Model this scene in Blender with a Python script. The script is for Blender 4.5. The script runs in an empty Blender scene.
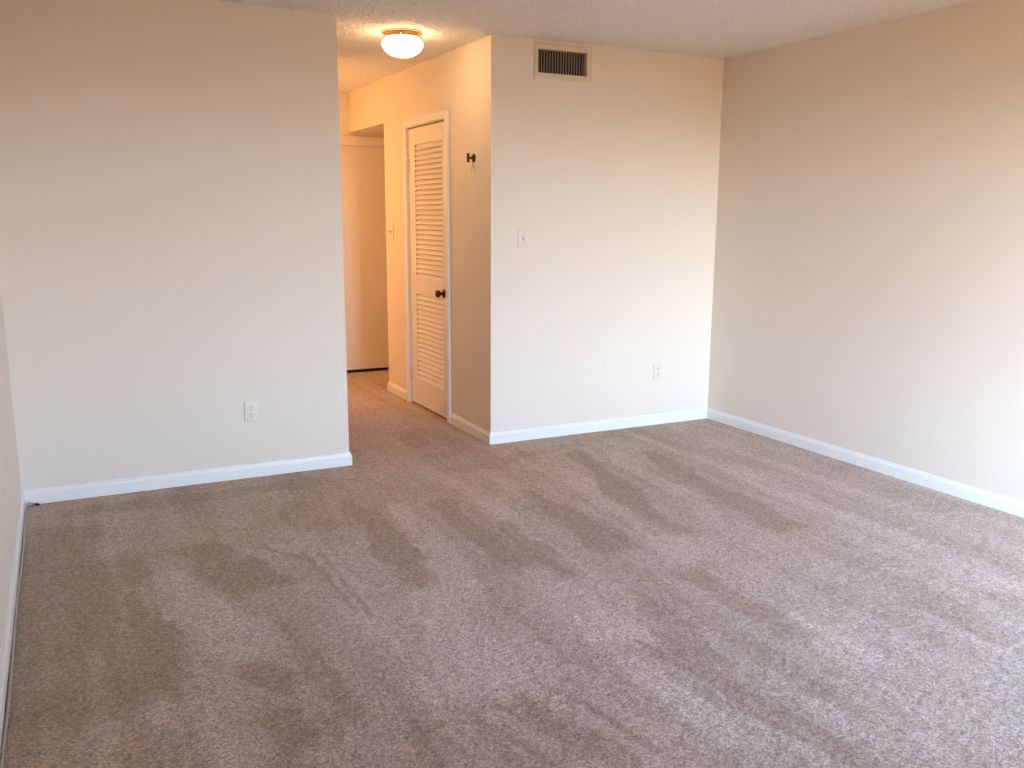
import bpy, bmesh, math, random
import numpy as np
from mathutils import Vector, Matrix

scene = bpy.context.scene
COL = scene.collection
random.seed(7)

# ------------------------------------------------------------------ camera
PITCH, YAW, ROLL, EYE, FPX = -10.7252, 26.9207, 0.3198, 1.4061, 885.434
def camera_axes():
    pi, ya, ro = (math.radians(v) for v in (PITCH, YAW, ROLL))
    F = Vector((math.sin(ya)*math.cos(pi), math.cos(ya)*math.cos(pi), math.sin(pi)))
    R = Vector((math.cos(ya), -math.sin(ya), 0)); U = R.cross(F)
    return F, R*math.cos(ro)+U*math.sin(ro), -R*math.sin(ro)+U*math.cos(ro)
F_, R_, U_ = camera_axes()
cam = bpy.data.cameras.new('camera'); cam_ob = bpy.data.objects.new('camera', cam); COL.objects.link(cam_ob)
cam.sensor_width = 36; cam.lens = FPX*36/1024; cam.clip_start = 0.03
cam_ob.matrix_world = Matrix((( R_.x, U_.x, -F_.x, 0), (R_.y, U_.y, -F_.y, 0), (R_.z, U_.z, -F_.z, EYE), (0, 0, 0, 1)))
scene.camera = cam_ob

# ------------------------------------------------------------------ light and exposure
scene.view_settings.view_transform = 'Standard'
scene.view_settings.look = 'None'
scene.view_settings.gamma = 1
scene.view_settings.use_curve_mapping = False
scene.view_settings.exposure = 0.0
SKY_STRENGTH = 30.5
# (position on a ramp from straight down 0 to straight up 1, colour): warm ground, pale haze along the horizon, bluer sky above
SKY = [(0.0, (0.11, 0.056, 0.018)), (0.44, (0.18, 0.098, 0.034)), (0.476, (0.37, 0.355, 0.33)), (0.495, (0.70, 0.77, 0.82)),
       (0.515, (0.69, 0.83, 0.98)), (0.55, (0.47, 0.61, 0.80)), (0.60, (0.36, 0.52, 0.78)), (0.70, (0.30, 0.47, 0.78)), (1.0, (0.25, 0.42, 0.78))]
SUN_SIDE = (-0.84, -0.52, 0.14); SUN_GLOW = 3.5; GLOW_TINT = (1.0, 0.97, 0.90); SUN_GLOW_POWER = 5.0     # the sky is brightest behind the viewer's left shoulder
LAMP_COLOR = (1.0, 0.64, 0.32); LAMP_STRENGTH = 23.0
HALL_LAMP_COLOR = (1.0, 0.50, 0.17); HALL_LAMP_POWER = 41.0

world = bpy.data.worlds.new('sky'); scene.world = world; world.use_nodes = True
nt = world.node_tree; nt.nodes.clear()
n_out = nt.nodes.new('ShaderNodeOutputWorld'); n_bg = nt.nodes.new('ShaderNodeBackground')
n_tc = nt.nodes.new('ShaderNodeTexCoord'); n_sep = nt.nodes.new('ShaderNodeSeparateXYZ')
n_ramp = nt.nodes.new('ShaderNodeValToRGB'); n_map = nt.nodes.new('ShaderNodeMapRange')
n_map.inputs['From Min'].default_value = -1; n_map.inputs['From Max'].default_value = 1
els = n_ramp.color_ramp.elements
els[0].position = SKY[0][0]; els[0].color = SKY[0][1]+(1,)
els[1].position = SKY[-1][0]; els[1].color = SKY[-1][1]+(1,)
for p_, c_ in SKY[1:-1]: els.new(p_).color = c_+(1,)
nt.links.new(n_tc.outputs['Generated'], n_sep.inputs[0]); nt.links.new(n_sep.outputs['Z'], n_map.inputs['Value'])
nt.links.new(n_map.outputs[0], n_ramp.inputs[0]); nt.links.new(n_ramp.outputs[0], n_bg.inputs['Color'])
n_dot = nt.nodes.new('ShaderNodeVectorMath'); n_dot.operation = 'DOT_PRODUCT'; n_dot.inputs[1].default_value = Vector(SUN_SIDE).normalized()
n_max = nt.nodes.new('ShaderNodeMath'); n_max.operation = 'MAXIMUM'; n_max.inputs[1].default_value = 0
n_pow = nt.nodes.new('ShaderNodeMath'); n_pow.operation = 'POWER'; n_pow.inputs[1].default_value = SUN_GLOW_POWER
n_mad = nt.nodes.new('ShaderNodeMath'); n_mad.operation = 'MULTIPLY'; n_mad.inputs[1].default_value = SUN_GLOW*SKY_STRENGTH
n_tint = nt.nodes.new('ShaderNodeVectorMath'); n_tint.operation = 'MULTIPLY'; n_tint.inputs[1].default_value = GLOW_TINT
n_bg2 = nt.nodes.new('ShaderNodeBackground'); n_add = nt.nodes.new('ShaderNodeAddShader'); n_bg.inputs['Strength'].default_value = SKY_STRENGTH
nt.links.new(n_ramp.outputs[0], n_tint.inputs[0]); nt.links.new(n_tint.outputs[0], n_bg2.inputs['Color'])
nt.links.new(n_tc.outputs['Generated'], n_dot.inputs[0]); nt.links.new(n_dot.outputs['Value'], n_max.inputs[0])
nt.links.new(n_max.outputs[0], n_pow.inputs[0]); nt.links.new(n_pow.outputs[0], n_mad.inputs[0]); nt.links.new(n_mad.outputs[0], n_bg2.inputs['Strength'])
nt.links.new(n_bg.outputs[0], n_add.inputs[0]); nt.links.new(n_bg2.outputs[0], n_add.inputs[1]); nt.links.new(n_add.outputs[0], n_out.inputs[0])

# room dimensions in metres (solved from the photograph's perspective)
XL, XR, XE, XH = -0.2555, 4.0344, 1.3907, 2.3239
YW, YL, YB, YF = -0.60, 4.7914, 4.8682, 7.697
H = 2.44; XA = 3.25; ZA = 2.11
WIN = (1.55, 3.90, 0.03, 2.06)              # sliding glass door in the wall behind the camera: x0 x1 z0 z1
portal = bpy.data.lights.new('window_portal', 'AREA'); portal.shape = 'RECTANGLE'
portal.size = WIN[1]-WIN[0]; portal.size_y = WIN[3]-WIN[2]; portal.cycles.is_portal = True
portal_ob = bpy.data.objects.new('window_portal', portal); COL.objects.link(portal_ob)
portal_ob.location = ((WIN[0]+WIN[1])/2, YW-0.14, (WIN[2]+WIN[3])/2); portal_ob.rotation_euler = (math.pi/2, 0, 0)

# the lamp further down the hallway, in an added, unseen side hall
hl = bpy.data.lights.new('hallway_lamp', 'POINT'); hl.energy = HALL_LAMP_POWER; hl.color = HALL_LAMP_COLOR; hl.shadow_soft_size = 0.20
hl_ob = bpy.data.objects.new('hallway_lamp', hl); COL.objects.link(hl_ob); hl_ob.location = (0.95, 6.78, 1.66)

# ------------------------------------------------------------------ materials
def srgb(r, g, b):
    f = lambda c: c/12.92 if c <= 0.04045 else ((c+0.055)/1.055)**2.4
    return (f(r/255), f(g/255), f(b/255), 1)
def new_mat(name, color, rough=0.5, metal=0.0, spec=0.5):
    m = bpy.data.materials.new(name); m.use_nodes = True
    b = m.node_tree.nodes['Principled BSDF']
    b.inputs['Base Color'].default_value = color; b.inputs['Roughness'].default_value = rough
    b.inputs['Metallic'].default_value = metal; b.inputs['Specular IOR Level'].default_value = spec
    return m, m.node_tree, b
def add_bump(t, b, scale, strength, dist, detail=3, rough=0.5, kind='noise'):
    tc = t.nodes.new('ShaderNodeTexCoord')
    n = t.nodes.new('ShaderNodeTexNoise'); n.inputs['Scale'].default_value = scale
    n.inputs['Detail'].default_value = detail; n.inputs['Roughness'].default_value = rough
    bp = t.nodes.new('ShaderNodeBump'); bp.inputs['Strength'].default_value = strength; bp.inputs['Distance'].default_value = dist
    t.links.new(tc.outputs['Object'], n.inputs['Vector']); t.links.new(n.outputs['Fac'], bp.inputs['Height'])
    t.links.new(bp.outputs[0], b.inputs['Normal'])
    return tc, n, bp
def vary(t, b, tc, color, scale, amount):
    n = t.nodes.new('ShaderNodeTexNoise'); n.inputs['Scale'].default_value = scale; n.inputs['Detail'].default_value = 3
    mr = t.nodes.new('ShaderNodeMapRange'); mr.inputs['To Min'].default_value = 1-amount; mr.inputs['To Max'].default_value = 1+amount
    mx = t.nodes.new('ShaderNodeMix'); mx.data_type = 'RGBA'; mx.blend_type = 'MULTIPLY'; mx.inputs['Factor'].default_value = 1
    mx.inputs['A'].default_value = color
    t.links.new(tc.outputs['Object'], n.inputs['Vector']); t.links.new(n.outputs['Fac'], mr.inputs['Value'])
    t.links.new(mr.outputs[0], mx.inputs['B']); t.links.new(mx.outputs['Result'], b.inputs['Base Color'])

C_WALL = (0.80, 0.715, 0.615, 1)
M_wall, t, b = new_mat('cream_wall_paint', C_WALL, 0.62, spec=0.3)
tc, _, _ = add_bump(t, b, 160, 0.12, 0.002); vary(t, b, tc, C_WALL, 1.6, 0.02)
C_TRIM = (0.86, 0.845, 0.81, 1)
M_trim, t, b = new_mat('white_gloss_trim_paint', C_TRIM, 0.35)
tc, _, _ = add_bump(t, b, 60, 0.05, 0.001); vary(t, b, tc, C_TRIM, 3, 0.02)
C_DOOR = (0.83, 0.77, 0.70, 1)
M_door, t, b = new_mat('white_door_paint', C_DOOR, 0.42)
tc, _, _ = add_bump(t, b, 90, 0.06, 0.001); vary(t, b, tc, C_DOOR, 3, 0.02)
C_CEIL = (0.84, 0.80, 0.755, 1)
M_ceil, t, b = new_mat('popcorn_ceiling', C_CEIL, 0.95, spec=0.1)
tc, nz, bp = add_bump(t, b, 220, 0.4, 0.004, detail=4, rough=0.7); vary(t, b, tc, C_CEIL, 75, 0.20)  # the speckle puts shading of the lumps into the colour
M_plate, t, b = new_mat('white_plastic', (0.78, 0.71, 0.62, 1), 0.45); add_bump(t, b, 200, 0.02, 0.0005)
M_slot, t, b = new_mat('dark_slot', (0.02, 0.018, 0.016, 1), 0.7); add_bump(t, b, 200, 0.05, 0.0005)
M_toggle, t, b = new_mat('grey_toggle', (0.30, 0.285, 0.265, 1), 0.4); add_bump(t, b, 200, 0.02, 0.0005)
M_screw, t, b = new_mat('painted_screw', (0.62, 0.58, 0.52, 1), 0.4, 0.3); add_bump(t, b, 300, 0.1, 0.0005)
M_vent, t, b = new_mat('beige_painted_metal', (0.72, 0.62, 0.48, 1), 0.45); add_bump(t, b, 120, 0.04, 0.0005)
M_blade, t, b = new_mat('taupe_vent_blade', (0.60, 0.48, 0.40, 1), 0.45); add_bump(t, b, 120, 0.04, 0.0005)
M_duct, t, b = new_mat('dark_duct', (0.035, 0.025, 0.024, 1), 0.8); add_bump(t, b, 40, 0.05, 0.001)
M_bronze, t, b = new_mat('oil_rubbed_bronze', (0.055, 0.030, 0.020, 1), 0.32, 0.75); add_bump(t, b, 150, 0.05, 0.0005)
M_brass, t, b = new_mat('brushed_brass', (0.70, 0.48, 0.26, 1), 0.20, 1.0); add_bump(t, b, 150, 0.03, 0.0005)
M_cable, t, b = new_mat('grey_cable_jacket', (0.40, 0.34, 0.32, 1), 0.45); add_bump(t, b, 200, 0.05, 0.0005)
M_hinge, t, b = new_mat('painted_hinge', (0.76, 0.68, 0.60, 1), 0.4, 0.1); add_bump(t, b, 200, 0.05, 0.0005)
M_alu, t, b = new_mat('white_window_frame', (0.78, 0.78, 0.77, 1), 0.4); add_bump(t, b, 90, 0.03, 0.0005)
M_shade, t, b = new_mat('lit_opal_glass', (0.9, 0.86, 0.78, 1), 0.25)
b.inputs['Emission Color'].default_value = LAMP_COLOR+(1,); b.inputs['Emission Strength'].default_value = LAMP_STRENGTH
# clear window glass: mostly lets light pass, mirrors a little
M_glass = bpy.data.materials.new('window_glass'); M_glass.use_nodes = True; t = M_glass.node_tree; t.nodes.clear()
o_ = t.nodes.new('ShaderNodeOutputMaterial'); tr = t.nodes.new('ShaderNodeBsdfTransparent'); gl = t.nodes.new('ShaderNodeBsdfGlossy')
gl.inputs['Roughness'].default_value = 0.02; fr = t.nodes.new('ShaderNodeFresnel'); mx = t.nodes.new('ShaderNodeMixShader')
t.links.new(fr.outputs[0], mx.inputs[0]); t.links.new(tr.outputs[0], mx.inputs[1]); t.links.new(gl.outputs[0], mx.inputs[2]); t.links.new(mx.outputs[0], o_.inputs[0])

# carpet: fibre grain, pile laid two ways by the vacuum (the pile_lay attribute), soft blotches
M_carpet, t, b = new_mat('plush_carpet', (0.35, 0.26, 0.22, 1), 0.95, spec=0.05)
b.inputs['Sheen Weight'].default_value = 0.25; b.inputs['Sheen Roughness'].default_value = 0.6
b.inputs['Sheen Tint'].default_value = (0.90, 0.80, 0.72, 1)
tc = t.nodes.new('ShaderNodeTexCoord')
def noise(scale, detail, rough, vec=None):
    n = t.nodes.new('ShaderNodeTexNoise'); n.inputs['Scale'].default_value = scale; n.inputs['Detail'].default_value = detail
    n.inputs['Roughness'].default_value = rough
    t.links.new(vec or tc.outputs['Object'], n.inputs['Vector']); return n.outputs['Fac']
def math_(op, a, c):
    n = t.nodes.new('ShaderNodeMath'); n.operation = op
    for i, v in enumerate((a, c)):
        if isinstance(v, (int, float)): n.inputs[i].default_value = v
        else: t.links.new(v, n.inputs[i])
    return n.outputs[0]
def maprange(v, a0, a1, b0, b1):
    n = t.nodes.new('ShaderNodeMapRange'); t.links.new(v, n.inputs['Value'])
    for k, q in zip(('From Min', 'From Max', 'To Min', 'To Max'), (a0, a1, b0, b1)): n.inputs[k].default_value = q
    return n.outputs[0]
vor = t.nodes.new('ShaderNodeTexVoronoi'); vor.inputs['Scale'].default_value = 165; vor.inputs['Randomness'].default_value = 1
t.links.new(tc.outputs['Object'], vor.inputs['Vector'])
sepc = t.nodes.new('ShaderNodeSeparateColor'); t.links.new(vor.outputs['Color'], sepc.inputs[0]); tuft = sepc.outputs[0]
fine = noise(140, 3, 0.7); mid = noise(45, 4, 0.65); blot = noise(3.2, 6, 0.66)
lay = t.nodes.new('ShaderNodeAttribute'); lay.attribute_name = 'pile_lay'
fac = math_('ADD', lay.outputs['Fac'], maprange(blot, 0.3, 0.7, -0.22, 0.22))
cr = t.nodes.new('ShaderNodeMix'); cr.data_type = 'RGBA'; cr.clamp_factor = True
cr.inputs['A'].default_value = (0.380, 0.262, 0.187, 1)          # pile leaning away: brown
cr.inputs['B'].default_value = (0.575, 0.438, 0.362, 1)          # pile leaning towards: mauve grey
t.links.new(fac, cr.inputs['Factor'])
grain = math_('MULTIPLY', math_('MULTIPLY', maprange(tuft, 0, 1, 0.62, 1.38), maprange(fine, 0.3, 0.7, 0.74, 1.26)), maprange(mid, 0.3, 0.7, 0.86, 1.14))
mm = t.nodes.new('ShaderNodeMix'); mm.data_type = 'RGBA'; mm.blend_type = 'MULTIPLY'; mm.inputs['Factor'].default_value = 1
t.links.new(cr.outputs['Result'], mm.inputs['A']); t.links.new(grain, mm.inputs['B']); t.links.new(mm.outputs['Result'], b.inputs['Base Color'])
bp = t.nodes.new('ShaderNodeBump'); bp.inputs['Strength'].default_value = 0.55; bp.inputs['Distance'].default_value = 0.006
t.links.new(math_('ADD', fine, mid), bp.inputs['Height']); t.links.new(bp.outputs[0], b.inputs['Normal'])

# ------------------------------------------------------------------ helpers
def link(name, bm, mat, parent=None, smooth=False):
    """links a bmesh as ONE mesh object; under a parent its origin moves to its own middle"""
    bmesh.ops.recalc_face_normals(bm, faces=bm.faces)
    me = bpy.data.meshes.new(name)
    vs = [v.co.copy() for v in bm.verts]
    c = Vector([(min(v[i] for v in vs)+max(v[i] for v in vs))/2 for i in range(3)]) if parent else Vector()
    bmesh.ops.translate(bm, verts=bm.verts, vec=-c)
    bm.to_mesh(me); bm.free()
    if smooth:
        me.polygons.foreach_set('use_smooth', [True]*len(me.polygons)); me.set_sharp_from_angle(angle=math.radians(35))
    me.materials.append(mat)
    o = bpy.data.objects.new(name, me); COL.objects.link(o); o.location = c
    if parent: o.parent = parent
    return o
def tag(o, label, cat, kind=None, group=None):
    o['label'] = label; o['category'] = cat
    if kind: o['kind'] = kind
    if group: o['group'] = group
    return o
def empty(name, loc, label, cat, kind=None, group=None, rz=0):
    o = bpy.data.objects.new(name, None); COL.objects.link(o); o.location = loc; o.rotation_euler = (0, 0, rz)
    o.empty_display_size = 0.05
    return tag(o, label, cat, kind, group)
def box(bm, x0, x1, y0, y1, z0, z1, bevel=0, M=None, seg=2):
    r = bmesh.ops.create_cube(bm, size=1); vs = r['verts']
    for v in vs:
        v.co = Vector(((x0+x1)/2+v.co.x*(x1-x0), (y0+y1)/2+v.co.y*(y1-y0), (z0+z1)/2+v.co.z*(z1-z0)))
    if bevel:
        es = list({e for v in vs for e in v.link_edges})
        vs = list({v for f in bmesh.ops.bevel(bm, geom=es, offset=bevel, segments=seg, affect='EDGES', profile=0.5)['faces'] for v in f.verts})
    if M is not None: bmesh.ops.transform(bm, matrix=M, verts=vs)
    return vs
def lathe(bm, prof, seg=48, M=None):
    """(radius, height) profile turned about Z"""
    rings = []
    new = []
    for r, z in prof:
        if r < 1e-6:
            v = bm.verts.new((0, 0, z)); rings.append([v]); new.append(v)
        else:
            ring = [bm.verts.new((r*math.cos(2*math.pi*k/seg), r*math.sin(2*math.pi*k/seg), z)) for k in range(seg)]
            rings.append(ring); new += ring
    for a, c in zip(rings, rings[1:]):
        for k in range(seg):
            k2 = (k+1) % seg
            if len(a) == 1 and len(c) == 1: continue
            if len(a) == 1: bm.faces.new((a[0], c[k], c[k2]))
            elif len(c) == 1: bm.faces.new((a[k], a[k2], c[0]))
            else: bm.faces.new((a[k], a[k2], c[k2], c[k]))
    for ring, flip in ((rings[0], True), (rings[-1], False)):
        if len(ring) > 1: bm.faces.new(ring[::-1] if flip else ring)
    if M is not None: bmesh.ops.transform(bm, matrix=M, verts=new)
    return new
def tube(bm, pts, r, seg=10):
    pts = [Vector(p) for p in pts]; rings = []
    for i, p in enumerate(pts):
        d = (pts[min(i+1, len(pts)-1)]-pts[max(i-1, 0)]).normalized()
        a = d.orthogonal() if abs(d.z) > 0.95 else d.cross(Vector((0, 0, 1)))
        a.normalize(); c = d.cross(a).normalized()
        rings.append([bm.verts.new(p+r*(math.cos(2*math.pi*k/seg)*a+math.sin(2*math.pi*k/seg)*c)) for k in range(seg)])
    for A, B in zip(rings, rings[1:]):
        for k in range(seg): bm.faces.new((A[k], A[(k+1) % seg], B[(k+1) % seg], B[k]))
    bm.faces.new(rings[0][::-1]); bm.faces.new(rings[-1])

def slab_wall(name, axis, p0, p1, u0, u1, z0, z1, holes, label):
    """a wall of thickness p0..p1 along `axis`, spanning u0..u1 and z0..z1, with rectangular openings (u0,u1,z0,z1)"""
    us = sorted({u0, u1, *[h[i] for h in holes for i in (0, 1)]}); zs = sorted({z0, z1, *[h[i] for h in holes for i in (2, 3)]})
    solid = lambda i, j: 0 <= i < len(us)-1 and 0 <= j < len(zs)-1 and not any(
        h[0] <= (us[i]+us[i+1])/2 <= h[1] and h[2] <= (zs[j]+zs[j+1])/2 <= h[3] for h in holes)
    bm = bmesh.new(); cache = {}
    def V(p, u, z):
        k = (p, u, z)
        if k not in cache: cache[k] = bm.verts.new((p, u, z) if axis == 'x' else (u, p, z))
        return cache[k]
    for i in range(len(us)-1):
        for j in range(len(zs)-1):
            if not solid(i, j): continue
            a, c, d, e = us[i], us[i+1], zs[j], zs[j+1]
            for p in (p0, p1): bm.faces.new((V(p, a, d), V(p, c, d), V(p, c, e), V(p, a, e)))
            if not solid(i-1, j): bm.faces.new((V(p0, a, d), V(p1, a, d), V(p1, a, e), V(p0, a, e)))
            if not solid(i+1, j): bm.faces.new((V(p0, c, d), V(p1, c, d), V(p1, c, e), V(p0, c, e)))
            if not solid(i, j-1): bm.faces.new((V(p0, a, d), V(p1, a, d), V(p1, c, d), V(p0, c, d)))
            if not solid(i, j+1): bm.faces.new((V(p0, a, e), V(p1, a, e), V(p1, c, e), V(p0, c, e)))
    return tag(link(name, bm, M_wall), label, 'wall', 'structure')

BB_H, BB_T = 0.075, 0.013
BB_PROF = [(0, 0), (BB_T, 0), (BB_T, 0.053), (BB_T*0.93, 0.057), (BB_T*0.62, 0.063), (BB_T*0.52, 0.070), (BB_T*0.34, 0.0745), (0, BB_H)]
def baseboard(name, A, B, n, ea, eb, label):
    """moulded skirting from A to B (plan), standing off along n; ea/eb mitre the ends: +1 outside, -1 inside corner"""
    bm = bmesh.new(); A, B, n = Vector(A), Vector(B), Vector(n); d = (B-A).normalized()
    ra = [bm.verts.new(((A+n*o-d*ea*o).x, (A+n*o-d*ea*o).y, z)) for o, z in BB_PROF]
    rb = [bm.verts.new(((B+n*o+d*eb*o).x, (B+n*o+d*eb*o).y, z)) for o, z in BB_PROF]
    k = len(BB_PROF)
    for i in range(k): bm.faces.new((ra[i], ra[(i+1) % k], rb[(i+1) % k], rb[i]))
    bm.faces.new(ra); bm.faces.new(rb[::-1])
    return tag(link(name, bm, M_trim), label, 'baseboard', 'structure')

def floor_point(px, py):
    d = F_*FPX+R_*(px-512)-U_*(py-384)
    return Vector((0, 0, EYE))+d*(-EYE/d.z)

# ------------------------------------------------------------------ room shell
def build_floor():
    x0, x1, y0, y1 = XL-0.12, XR+0.12, YW-0.14, YF+0.74; step = 0.0125
    nx, ny = int((x1-x0)/step)+1, int((y1-y0)/step)+1
    xs = np.linspace(x0, x1, nx); ys = np.linspace(y0, y1, ny); X, Y = np.meshgrid(xs, ys)
    rng = np.random.default_rng(3)
    # pile strokes, mostly left by the vacuum cleaner: start, end (where they lie in the photograph), half-widths in m, lay
    S = [
        ((345, 500), (432, 588), .03, .10, -.55), ((440, 500), (520, 570), .05, .10, -.5), ((505, 520), (570, 578), .05, .07, -.45),
        ((522, 490), (628, 553), .05, .09, -.55), ((577, 452), (672, 536), .05, .10, -.5), ((645, 452), (790, 530), .06, .09, -.5),
        ((395, 500), (470, 600), .06, .10, .35), ((485, 500), (560, 560), .04, .06, .3), ((560, 470), (690, 560), .05, .07, .35),
        ((610, 450), (720, 520), .05, .07, .3), ((690, 450), (850, 520), .07, .10, .3), ((320, 530), (480, 700), .14, .20, .40),  # the last one puts the lit middle of the floor into the lay
        ((150, 580), (262, 652), .13, .13, .42), ((190, 545), (268, 590), .08, .13, -.45), ((290, 500), (330, 545), .08, .10, -.2),
        ((225, 560), (300, 545), .05, .05, .25), ((110, 560), (140, 700), .16, .12, -.35), ((40, 530), (20, 740), .25, .16, -.4),
        ((240, 665), (290, 690), .06, .06, -.35), ((270, 715), (320, 742), .06, .05, -.4), ((280, 620), (350, 720), .06, .05, -.25),
        ((540, 560), (640, 640), .12, .16, .35), ((627, 590), (720, 665), .06, .06, -.35), ((690, 570), (800, 640), .07, .07, -.35),
        ((662, 645), (862, 768), .05, .04, -.4), ((500, 690), (640, 768), .06, .06, -.45), ((620, 660), (730, 740), .06, .05, .35),
        ((780, 615), (880, 672), .06, .06, .3), ((850, 560), (1010, 640), .08, .08, -.22), ((830, 520), (1010, 590), .09, .10, .22),
        ((760, 480), (1000, 560), .05, .06, -.2), ((380, 640), (440, 768), .06, .05, -.3), ((430, 600), (520, 720), .10, .10, .3),
        ((800, 700), (960, 768), .05, .05, .25), ((720, 420), (960, 510), .10, .12, -.15), ((170, 700), (240, 768), .07, .06, .25),
        ((410, 430), (480, 470), .20, .22, -.25), ((500, 460), (640, 430), .07, .07, -.2), ((60, 515), (330, 480), .08, .08, -.3),
        # thin creases
        ((303, 552), (356, 612), .010, .008, -.6), ((318, 550), (372, 618), .009, .008, -.5), ((255, 546), (312, 560), .010, .008, -.6),
        ((372, 510), (425, 560), .010, .010, -.4), ((682, 655), (700, 667), .010, .008, -.8), ((560, 690), (660, 750), .010, .012, -.4),
        ((640, 640), (790, 735), .010, .012, -.4), ((700, 690), (860, 768), .012, .012, -.35), ((340, 505), (352, 530), .01, .01, -.3),
        ((500, 730), (560, 768), .012, .012, -.4), ((425, 610), (445, 640), .010, .010, .3), ((900, 600), (1020, 650), .012, .012, -.3),
    ]
    lay = np.full(X.shape, 0.5)
    wob = sum(np.sin(X*a+Y*c+ph)*s for a, c, ph, s in ((9, 5, 0, .02), (-17, 13, 1, .012), (31, 23, 2, .008), (-47, 61, 3, .006)))
    wob2 = sum(np.sin(X*a+Y*c+ph)*s for a, c, ph, s in ((7, -11, 4, .02), (19, 17, 1, .012), (37, -29, 5, .008), (59, 43, 3, .006)))
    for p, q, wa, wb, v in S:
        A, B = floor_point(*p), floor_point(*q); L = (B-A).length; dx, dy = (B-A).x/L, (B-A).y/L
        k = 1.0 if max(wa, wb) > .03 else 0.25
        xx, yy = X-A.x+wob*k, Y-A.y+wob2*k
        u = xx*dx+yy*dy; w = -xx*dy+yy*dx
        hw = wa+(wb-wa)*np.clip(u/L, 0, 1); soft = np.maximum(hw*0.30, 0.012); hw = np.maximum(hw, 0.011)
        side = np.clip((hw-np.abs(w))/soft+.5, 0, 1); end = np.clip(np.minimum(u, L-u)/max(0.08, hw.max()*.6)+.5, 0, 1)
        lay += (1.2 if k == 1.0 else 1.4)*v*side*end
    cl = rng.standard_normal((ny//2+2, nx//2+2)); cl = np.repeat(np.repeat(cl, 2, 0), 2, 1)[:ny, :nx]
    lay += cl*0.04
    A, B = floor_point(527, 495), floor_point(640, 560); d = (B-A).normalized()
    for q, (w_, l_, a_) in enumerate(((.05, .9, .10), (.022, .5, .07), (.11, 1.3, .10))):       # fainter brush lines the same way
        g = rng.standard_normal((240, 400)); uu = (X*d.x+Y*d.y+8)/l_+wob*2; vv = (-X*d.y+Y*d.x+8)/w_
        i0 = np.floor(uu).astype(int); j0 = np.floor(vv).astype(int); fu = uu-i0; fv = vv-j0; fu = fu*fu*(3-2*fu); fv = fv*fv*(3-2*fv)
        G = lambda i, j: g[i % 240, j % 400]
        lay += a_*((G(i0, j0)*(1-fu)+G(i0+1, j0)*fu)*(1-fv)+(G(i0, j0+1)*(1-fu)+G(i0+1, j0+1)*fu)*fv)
    Z = rng.standard_normal(X.shape)*0.0011+cl*0.0006
    me = bpy.data.meshes.new('floor')
    me.from_pydata(np.stack([X, Y, Z], -1).reshape(-1, 3).tolist(), [],
                   [(j*nx+i, j*nx+i+1, (j+1)*nx+i+1, (j+1)*nx+i) for j in range(ny-1) for i in range(nx-1)])
    me.attributes.new('pile_lay', 'FLOAT', 'POINT').data.foreach_set('value', lay.reshape(-1).astype(np.float32))
    me.polygons.foreach_set('use_smooth', [True]*len(me.polygons))
    me.materials.append(M_carpet)
    o = bpy.data.objects.new('floor', me); COL.objects.link(o)
    tag(o, 'beige plush wall to wall carpet with vacuum marks', 'carpet', 'structure')
build_floor()

def build_ceiling():
    # sprayed popcorn: real lumps hanging from a flat slab
    x0, x1, y0, y1 = XL-0.12, XR+0.12, 1.6, YF+0.12; step = 0.0085
    nx, ny = int((x1-x0)/step)+1, int((y1-y0)/step)+1
    X, Y = np.meshgrid(np.linspace(x0, x1, nx), np.linspace(y0, y1, ny)); rng = np.random.default_rng(11)
    a = rng.random(X.shape)*np.clip((np.hypot(X-1.857, Y-5.07)-0.122)/0.02, 0, 1); sm = lambda z: (z+np.roll(z, 1, 0)+np.roll(z, 1, 1)+np.roll(np.roll(z, 1, 0), 1, 1))/4
    c = sm(sm(rng.standard_normal(X.shape)))
    Z = H-0.0002-0.0095*np.clip(a-0.35, 0, 1)*np.clip(0.6+1.6*c, 0, 1.6)
    bm = bmesh.new(); box(bm, x0, x1, YW-0.14, YF+0.84, H+0.001, H+0.1)
    sb = bpy.data.meshes.new('tmp'); bm.to_mesh(sb); bm.free()
    n = len(sb.vertices); vs = [tuple(v.co) for v in sb.vertices]; fs = [tuple(i+nx*ny for i in p.vertices) for p in sb.polygons]
    me = bpy.data.meshes.new('ceiling')
    me.from_pydata(np.stack([X, Y, Z], -1).reshape(-1, 3).tolist()+vs, [],
                   [(j*nx+i, (j+1)*nx+i, (j+1)*nx+i+1, j*nx+i+1) for j in range(ny-1) for i in range(nx-1)]+fs)
    me.polygons.foreach_set('use_smooth', [True]*((nx-1)*(ny-1))+[False]*len(fs)); bpy.data.meshes.remove(sb)
    me.materials.append(M_ceil)
    o = bpy.data.objects.new('ceiling', me); COL.objects.link(o); return o
tag(build_ceiling(), 'off-white popcorn textured ceiling over room and hallway', 'ceiling', 'structure')
bm = bmesh.new(); box(bm, XH+0.12, XA, 6.79, YF, ZA, ZA+0.1)
tag(link('ceiling_alcove', bm, M_wall), 'lower painted ceiling seen under the hallway header', 'ceiling', 'structure')

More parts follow.
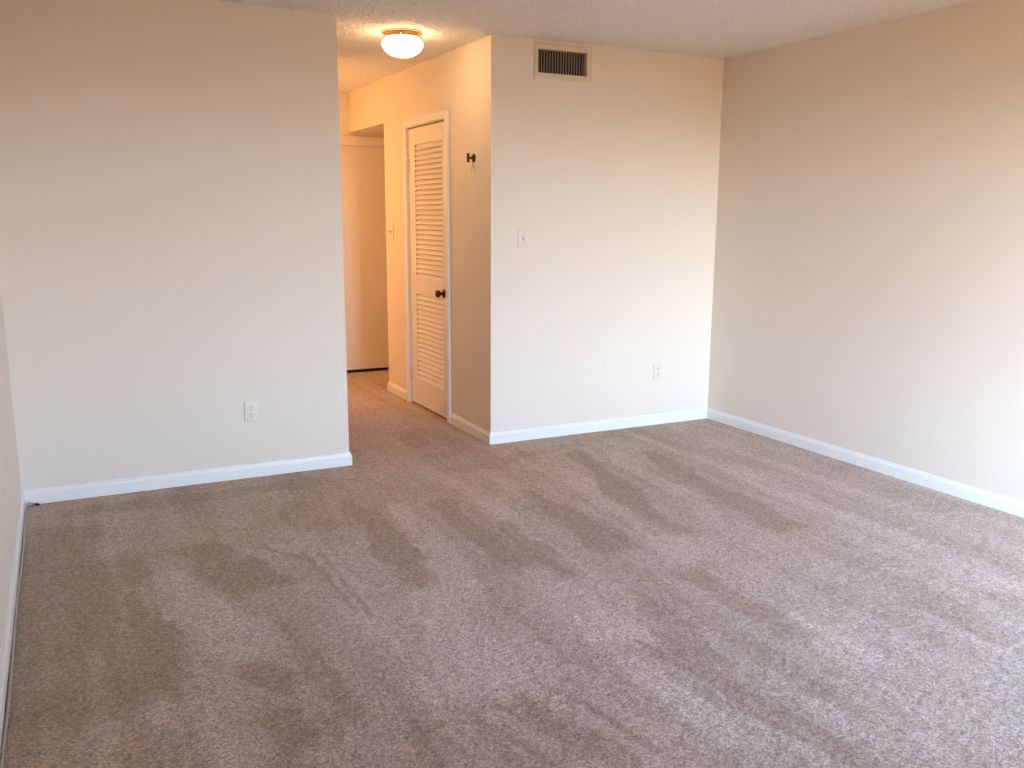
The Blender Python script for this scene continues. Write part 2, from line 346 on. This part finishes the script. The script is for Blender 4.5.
VENT = (2.626, 2.970, 2.247, 2.386)
DOOR = (5.533, 6.290, 0.0, 2.045)
slab_wall('wall_left', 'x', XL-0.12, XL, YW, YL, 0, H, [], 'cream side wall seen edge-on at the far left')
slab_wall('wall_right', 'x', XR, XR+0.12, YW, YB+0.12, 0, H, [], 'long cream wall on the right side of the room')
slab_wall('wall_front', 'y', YW-0.12, YW, XL-0.12, XR+0.12, 0, H, [WIN], 'wall with the sliding glass door behind the viewer')
slab_wall('wall_back_left', 'y', YL, YL+0.12, XL-0.12, XE, 0, H, [], 'cream wall left of the hallway with a wall outlet')
slab_wall('wall_back', 'y', YB, YB+0.12, XH, XR, 0, H, [VENT], 'cream wall right of the hallway with vent and switch')
slab_wall('wall_hall_left', 'x', XE-0.12, XE, YL+0.12, 6.36, 0, H, [], 'left wall of the hallway hidden behind the corner')  # far end placed to block the unseen lamp from the near wall
slab_wall('wall_hall_right', 'x', XH, XH+0.12, YB+0.12, YF, 0, H, [DOOR, (6.795, YF, 0.0, ZA)], 'hallway wall with the louvered door, warm under the lamp')
slab_wall('wall_added_hall_near', 'y', 6.24, 6.36, 0.20, XE-0.12, 0, H, [], 'near wall of the added hidden side hall')  # side hall added to make room for the unseen lamp
slab_wall('wall_added_hall_left', 'x', 0.08, 0.20, 6.24, YF, 0, H, [], 'left wall of the added hidden side hall')
slab_wall('wall_hall_end', 'y', YF, YF+0.12, 0.08, XA+0.12, 0, H, [(1.45, 3.20, 0.0, 2.0)], 'end wall of the hallway above the closet panel')
slab_wall('wall_alcove', 'x', XA, XA+0.12, 4.988, YF, 0, H, [], 'right wall of the alcove behind the hallway wall')
slab_wall('wall_closet', 'y', 6.69, 6.79, XH+0.12, XA, 0, H, [], 'partition between closet and alcove')
slab_wall('wall_closet_left', 'x', 1.30, 1.39, YF+0.12, YF+0.60, 0, H, [], 'left side of the closet at the end of the hallway')
slab_wall('wall_closet_right', 'x', 3.25, 3.37, YF+0.12, YF+0.60, 0, H, [], 'right side of the closet at the end of the hallway')
slab_wall('wall_linen_left', 'y', 4.988, 5.10, XH+0.12, XA, 0, H, [], 'near partition of the closet behind the louvered door')
slab_wall('wall_closet_back', 'y', YF+0.60, YF+0.72, 1.3, 3.4, 0, H, [], 'back of the closet at the end of the hallway')

baseboard('baseboard_back_left', (XL, YL), (XE, YL), (0, -1), -1, 1, 'white baseboard under the wall left of the hallway')
baseboard('baseboard_back', (XH, YB), (XR, YB), (0, -1), 1, -1, 'white baseboard under the wall with the vent')
baseboard('baseboard_right', (XR, YB), (XR, YW), (-1, 0), -1, -1, 'white baseboard along the right wall')
baseboard('baseboard_left', (XL, YW), (XL, YL), (1, 0), -1, -1, 'white baseboard along the far left wall')
baseboard('baseboard_hall_near', (XH, 5.492), (XH, YB), (-1, 0), 0, 1, 'hallway baseboard between the louvered door and the corner')
baseboard('baseboard_hall_far', (XH, 6.795), (XH, 6.361), (-1, 0), 1, 0, 'short hallway baseboard beyond the louvered door')
baseboard('baseboard_alcove', (XH+0.12, 6.795), (XH, 6.795), (0, 1), 0, 1, 'baseboard returning around the end of the hallway wall')
baseboard('baseboard_hall_left', (XE, YL), (XE, 6.36), (1, 0), 1, 0, 'baseboard of the hidden left hallway wall')

# window behind the viewer
w = empty('window_1', ((WIN[0]+WIN[1])/2, YW-0.06, WIN[2]), 'white framed sliding glass door behind the viewer', 'window', 'structure')
def frame_bm(x0, x1, z0, z1, y0, y1, s):
    bm = bmesh.new()
    box(bm, x0, x0+s, y0, y1, z0, z1, .004); box(bm, x1-s, x1, y0, y1, z0, z1, .004)
    box(bm, x0+s, x1-s, y0, y1, z0, z0+s, .004); box(bm, x0+s, x1-s, y0, y1, z1-s, z1, .004); return bm
def child(name, bm, mat, parent, smooth=False):
    bm.transform(parent.matrix_world.inverted() if False else Matrix.Translation(-world_loc(parent)))
    return link(name, bm, mat, parent, smooth)
def world_loc(o):
    v = Vector()
    while o: v += Vector(o.location); o = o.parent
    return v
child('window_frame', frame_bm(WIN[0], WIN[1], WIN[2], WIN[3], YW-0.12, YW-0.0, 0.045), M_alu, w)
xm = (WIN[0]+WIN[1])/2
for k, (a, c, y) in enumerate(((WIN[0]+.045, xm+.03, YW-.05), (xm-.03, WIN[1]-.045, YW-.095))):
    s = child('sash', frame_bm(a, c, WIN[2]+.045, WIN[3]-.045, y-.018, y+.018, 0.05), M_alu, w)
    bm = bmesh.new(); box(bm, a+.05, c-.05, y-.003, y+.003, WIN[2]+.095, WIN[3]-.095); child('pane', bm, M_glass, s)

# ------------------------------------------------------------------ louvered door, its frame and hardware
bm = bmesh.new(); CW, CT = 0.058, 0.016
y0, y1, z1 = DOOR[0]+0.018, DOOR[1]-0.018, DOOR[3]-0.016
for a, c in ((y0-0.004-CW, y0-0.004), (y1+0.004, y1+0.004+CW)):
    box(bm, XH-CT, XH, a, c, 0, z1+0.004+CW, .004)
    inner = (c-0.016, c) if a < 5.6 else (a, a+0.016)
    box(bm, XH-CT+0.005-0.009, XH-CT+0.004, *( (a, a+0.014) if a < 5.6 else (c-0.014, c)), 0, z1+0.004+CW, .003)
box(bm, XH-CT, XH, y0-0.004, y1+0.004, z1+0.004, z1+0.004+CW, .004)
box(bm, XH-CT-0.004, XH-CT+0.004, y0-CW-0.004, y1+CW+0.004, z1+CW-0.010, z1+CW+0.004, .003)
box(bm, XH-0.001, XH+0.12, DOOR[0], y0, 0, z1, .001); box(bm, XH-0.001, XH+0.12, y1, DOOR[1], 0, z1, .001)
box(bm, XH-0.001, XH+0.12, DOOR[0], DOOR[1], z1, DOOR[3], .001)
box(bm, XH+0.048, XH+0.06, y0, y0+0.012, 0, z1); box(bm, XH+0.048, XH+0.06, y1-0.012, y1, 0, z1); box(bm, XH+0.048, XH+0.06, y0, y1, z1-0.012, z1)
tag(link('trim_1', bm, M_trim), 'white casing and jamb around the louvered door', 'door frame', 'structure')

d = empty('door_1', (XH+0.006, (y0+y1)/2, 0), 'closed white louvered door in the hallway wall', 'door', 'structure')
DX0, DX1 = XH+0.005, XH+0.040
s0, s1, zb, zt = y0+0.004, y1-0.004, 0.014, z1-0.010
LY0, LY1 = 5.632, 6.150
UP, LO = (0.965, 1.903), (0.212, 0.840)
bm = bmesh.new()
box(bm, DX0, DX1, s0, LY0, zb, zt, .002); box(bm, DX0, DX1, LY1, s1, zb, zt, .002)
for a, c in ((zb, LO[0]), (LO[1], UP[0]), (UP[1], zt)): box(bm, DX0, DX1, LY0, LY1, a, c, .0015)
child('door_slab', bm, M_door, d)
def louver(z0, z1, n):
    bm = bmesh.new(); p = (z1-z0)/n
    for k in range(n):
        zc = z0+(k+.5)*p
        M = Matrix.Translation((DX0+0.0125, (LY0+LY1)/2, zc)) @ Matrix.Rotation(math.radians(27), 4, 'Y')
        box(bm, -0.0038, 0.0038, -(LY1-LY0)/2-.003, (LY1-LY0)/2+.003, -p*0.62, p*0.62, .0026, M)
    return bm
child('louver_panel', louver(*UP, 27), M_door, d); child('louver_panel', louver(*LO, 18), M_door, d)
kb = bmesh.new(); KM = Matrix.Translation((DX0, 5.619, 0.884)) @ Matrix.Rotation(-math.pi/2, 4, 'Y')
lathe(kb, [(0.008, 0.006), (0.0085, 0.022), (0.011, 0.027), (0.020, 0.032), (0.0255, 0.041), (0.0262, 0.048), (0.0235, 0.056), (0.015, 0.061), (0, 0.0625)], 32, KM)
kn = child('knob', kb, M_bronze, d, True); kn['label'] = 'dark bronze door knob'
rb = bmesh.new(); lathe(rb, [(0.0, 0.0), (0.030, 0.0), (0.0305, 0.003), (0.027, 0.007), (0.015, 0.010), (0.010, 0.011), (0, 0.011)], 32, KM)
child('rose', rb, M_bronze, kn, True)
for z in (0.235, 1.765):
    bm = bmesh.new()
    box(bm, XH-0.004, XH+0.006, y1-0.018, y1+0.003, z-.045, z+.045, .001)
    tube(bm, [(XH-0.006, y1-0.003, z-.046), (XH-0.006, y1-0.003, z+.046)], 0.006, 14)
    h = child('hinge', bm, M_hinge, d, True)
    for q in (-.03, 0.0, .03):
        sb = bmesh.new(); lathe(sb, [(0, 0), (0.0032, 0), (0.003, 0.0012), (0, 0.0014)], 12, Matrix.Translation((XH-0.004, y1-0.013, z+q)) @ Matrix.Rotation(-math.pi/2, 4, 'Y'))
        child('screw', sb, M_slot, h)

# ------------------------------------------------------------------ closet at the end of the hallway
bm = bmesh.new(); box(bm, XE, XA, YF-0.020, YF, 2.0, 2.083, .004); box(bm, XE, XA, YF-0.024, YF-0.016, 2.0, 2.012, .003)
tag(link('trim_2', bm, M_door), 'flat board across the top of the closet at the hallway end', 'trim', 'structure')
d2 = empty('door_2', (2.3, YF+0.03, 0.0), 'plain flush sliding closet panel at the hallway end', 'door', 'structure')
for a, c, y in ((2.02, 3.195, YF+0.008), (1.455, 2.10, YF+0.052)):
    bm = bmesh.new(); box(bm, a, c, y, y+0.035, 0.03, 2.02, .003); child('panel', bm, M_door, d2)
bm = bmesh.new(); box(bm, 1.45, 3.20, YF+0.002, YF+0.10, 2.022, 2.05, .002); child('track', bm, M_trim, d2)

# ------------------------------------------------------------------ ceiling light
LX, LY = 1.857, 5.07
L = empty('ceiling_light', (LX, LY, H), 'lit mushroom glass ceiling light with brass base in the hallway', 'ceiling light')
MT = Matrix.Translation((LX, LY, H))
bm = bmesh.new(); lathe(bm, [(0.0, 0.0), (0.113, 0.0), (0.116, -0.003), (0.116, -0.010), (0.112, -0.012), (0.104, -0.013), (0.103, -0.022), (0.110, -0.024),
                            (0.113, -0.027), (0.113, -0.035), (0.108, -0.040), (0.098, -0.043), (0, -0.043)], 64, MT)
lb = child('base', bm, M_brass, L, True); lb['label'] = 'ridged brass base'
prof = [(0.092, -0.036), (0.097, -0.042), (0.106, -0.046), (0.113, -0.053), (0.117, -0.061), (0.1175, -0.070), (0.114, -0.082), (0.106, -0.096),
        (0.092, -0.110), (0.072, -0.123), (0.048, -0.132), (0.024, -0.1365), (0, -0.138)]
bm = bmesh.new(); lathe(bm, prof, 64, MT); gs = child('glass_shade', bm, M_shade, L, True); gs['label'] = 'glowing white opal glass shade'
for k in range(3):
    a = 2*math.pi*k/3+0.95
    bm = bmesh.new(); lathe(bm, [(0.0035, 0), (0.0035, 0.006), (0.006, 0.007), (0.0062, 0.011), (0.004, 0.014), (0, 0.0145)], 16,
        Matrix.Translation((LX+0.106*math.cos(math.pi-a), LY+0.106*math.sin(math.pi-a), H-0.023)) @ Matrix.Rotation(math.pi-a, 4, 'Z') @ Matrix.Rotation(math.pi/2, 4, 'Y'))
    child('thumb_screw', bm, M_brass, L, True)

# ------------------------------------------------------------------ air vent
V = empty('air_vent', (2.804, YB, 2.318), 'beige metal air vent with upright blades high on the wall', 'vent')
bm = bmesh.new(); fx0, fx1, fz0, fz1 = 2.604, 3.004, 2.216, 2.421; T = 0.007
def ring(bm, o, i, ya, yb):
    (a0, a1, c0, c1), (b0, b1, e0, e1) = o, i
    out = [(a0, c0), (a1, c0), (a1, c1), (a0, c1)]; inn = [(b0, e0), (b1, e0), (b1, e1), (b0, e1)]
    vo = [bm.verts.new((x, yb, z)) for x, z in out]; vb = [bm.verts.new((x, ya, z)) for x, z in out]; 
    m = .008; out2 = [(a0+m, c0+m), (a1-m, c0+m), (a1-m, c1-m), (a0+m, c1-m)]
    v2 = [bm.verts.new((x, yb-.004, z)) for x, z in out2]
    vi = [bm.verts.new((x, yb-.004, z)) for x, z in inn]; vk = [bm.verts.new((x, ya+.03, z)) for x, z in inn]
    for k in range(4):
        q = (k+1) % 4
        for A, B in ((vb, vo), (vo, v2), (v2, vi), (vi, vk)): bm.faces.new((A[k], A[q], B[q], B[k]))
ring(bm, (fx0, fx1, fz0, fz1), (VENT[0]+.002, VENT[1]-.002, VENT[2]+.002, VENT[3]-.002), YB, YB-T)
child('frame', bm, M_vent, V)
bm = bmesh.new(); nb = 18; pitch = (VENT[1]-VENT[0]-.004)/nb
for k in range(nb):
    xc = VENT[0]+.002+pitch*(k+.5)
    box(bm, -.0012, .0012, -.010, .010, VENT[2]+.002, VENT[3]-.002, .0005, Matrix.Translation((xc, YB-.001, 0)) @ Matrix.Rotation(math.radians(-20), 4, 'Z'))
bl = child('blades', bm, M_blade, V); bl['label'] = 'narrow taupe upright blades'
bm = bmesh.new(); box(bm, VENT[0], VENT[1], YB+.045, YB+.055, VENT[2], VENT[3])
for a in ((VENT[0], VENT[0]+.0015, VENT[2], VENT[3]), (VENT[1]-.0015, VENT[1], VENT[2], VENT[3]), (VENT[0], VENT[1], VENT[2], VENT[2]+.0015), (VENT[0], VENT[1], VENT[3]-.0015, VENT[3])):
    box(bm, a[0], a[1], YB+.012, YB+.045, a[2], a[3])
dk = child('duct', bm, M_duct, V); dk['label'] = 'dark duct behind the blades'
for x in (2.615, 2.988):
    bm = bmesh.new(); lathe(bm, [(0, 0), (.0045, 0), (.004, .002), (0, .0026)], 14, Matrix.Translation((x, YB-T-.0035, 2.319)) @ Matrix.Rotation(math.pi/2, 4, 'X'))
    child('screw', bm, M_screw, V)

# ------------------------------------------------------------------ switches and outlets (built facing -Y at the origin, then turned)
def P(root, name, bm, mat, parent=None, smooth=False):
    """a part given in the thing's own frame"""
    if parent is not None: bm.transform(Matrix.Translation(-Vector(parent.location)))
    return link(name, bm, mat, parent or root, smooth)
def plate(w):
    bm = bmesh.new(); box(bm, -w/2, w/2, -.0065, 0, -.0575, .0575, .0026, None, 3); return bm
def screw(root, x, z, r=.0032):
    bm = bmesh.new(); lathe(bm, [(0, 0), (r, 0), (r*.85, .0012), (0, .0016)], 14, Matrix.Translation((x, -.0065, z)) @ Matrix.Rotation(math.pi/2, 4, 'X'))
    P(root, 'screw', bm, M_screw)
def toggle(root, x):
    bm = bmesh.new(); box(bm, x-.0055, x+.0055, -.0075, -.006, -.0125, .0125, .0006); s = P(root, 'toggle_slot', bm, M_toggle)
    bm = bmesh.new(); box(bm, -.0045, .0045, -.012, 0, -.005, .005, .0012, Matrix.Translation((x, -.007, .003)) @ Matrix.Rotation(math.radians(-28), 4, 'X'))
    P(root, 'toggle', bm, M_plate, s)
def switch(loc, rz, gangs, label):
    r = empty('light_switch', loc, label, 'light switch', rz=rz)
    P(r, 'wall_plate', plate(.07+.046*(gangs-1)), M_plate, None, True)
    for k in range(gangs):
        x = (k-(gangs-1)/2)*.046; toggle(r, x); screw(r, x, .030); screw(r, x, -.030)
def outlet(loc, label):
    r = empty('wall_outlet', loc, label, 'outlet')
    P(r, 'wall_plate', plate(.07), M_plate, None, True)
    for z in (.0195, -.0195):
        bm = bmesh.new(); vs = lathe(bm, [(0, 0), (.0170, 0), (.0172, .0012), (.0165, .0022), (0, .0022)], 32, Matrix.Translation((0, -.0062, z)) @ Matrix.Rotation(math.pi/2, 4, 'X'))
        for v in vs: v.co.z = z+max(-.0135, min(.0135, v.co.z-z))
        f = P(r, 'receptacle', bm, M_plate)
        for x, h in ((-.0064, .0045), (.0064, .0038)):
            bm = bmesh.new(); box(bm, x-.0013, x+.0013, -.0090, -.0078, z+.004-h, z+.004+h); P(r, 'slot', bm, M_slot, f)
        bm = bmesh.new(); lathe(bm, [(0, 0), (.0027, 0), (.0027, .001), (0, .001)], 14, Matrix.Translation((0, -.0080, z-.0085)) @ Matrix.Rotation(math.pi/2, 4, 'X'))
        P(r, 'ground_hole', bm, M_slot, f)
    screw(r, 0, 0)
switch((2.541, YB, 1.274), 0, 1, 'single white toggle switch on the wall below the vent')
switch((XH, 6.668, 1.280), -math.pi/2, 2, 'double white toggle switch beside the louvered door in the hallway')
outlet((0.856, YL, 0.367), 'white duplex outlet low on the wall left of the hallway')
outlet((3.587, YB, 0.370), 'white duplex outlet low on the wall near the right corner')

# ------------------------------------------------------------------ coat hook
hk = empty('wall_hook', (XH, 5.110, 1.757), 'dark bronze coat hook on the hallway wall right of the door', 'hook', rz=-math.pi/2)
bm = bmesh.new(); lathe(bm, [(0, 0), (.026, 0), (.0265, .003), (.023, .007), (.013, .010), (.009, .012), (0, .012)], 32, Matrix.Rotation(math.pi/2, 4, 'X')); P(hk, 'rosette', bm, M_bronze, None, True)
bm = bmesh.new(); tube(bm, [(0, -.008, 0), (0, -.020, -.001), (0, -.034, 0)], .0065, 14); P(hk, 'stem', bm, M_bronze, None, True)
bm = bmesh.new(); tube(bm, [(0, -.010, -.022), (0, -.014, -.045), (0, -.013, -.088)], .0028, 10); P(hk, 'thin_rod', bm, M_brass, None, True)  # thin brass rod running down from the rosette
bm = bmesh.new(); box(bm, -.011, .011, -.046, -.033, -.028, .028, .004, None, 3); P(hk, 'crossbar', bm, M_bronze, None, True)

# ------------------------------------------------------------------ loose cable along the left baseboard
bm = bmesh.new(); r = .0045
yc = YL-BB_T; xc = XL+BB_T
pts = [(xc+.006+.002*math.sin(y*5), y, r+.002) for y in np.arange(-0.4, yc-.05, .08)]
pts += [(xc+.008, yc-.055, .008), (xc+.012, yc-.036, .013), (xc+.022, yc-.022, .015), (xc+.034, yc-.019, .009), (xc+.043, yc-.021, .007)]
tube(bm, pts, r, 10)
root = link('cable', bm, M_cable, None, True)
tag(root, 'thin grey cable along the left baseboard, its end curled in the corner', 'cable')
bm = bmesh.new(); tube(bm, [(xc+.042, yc-.0208, .0072), (xc+.058, yc-.030, .0060)], .0060, 12)
cn = link('connector', bm, M_bronze, None, True); cn.parent = root; cn['label'] = 'dark metal plug end'
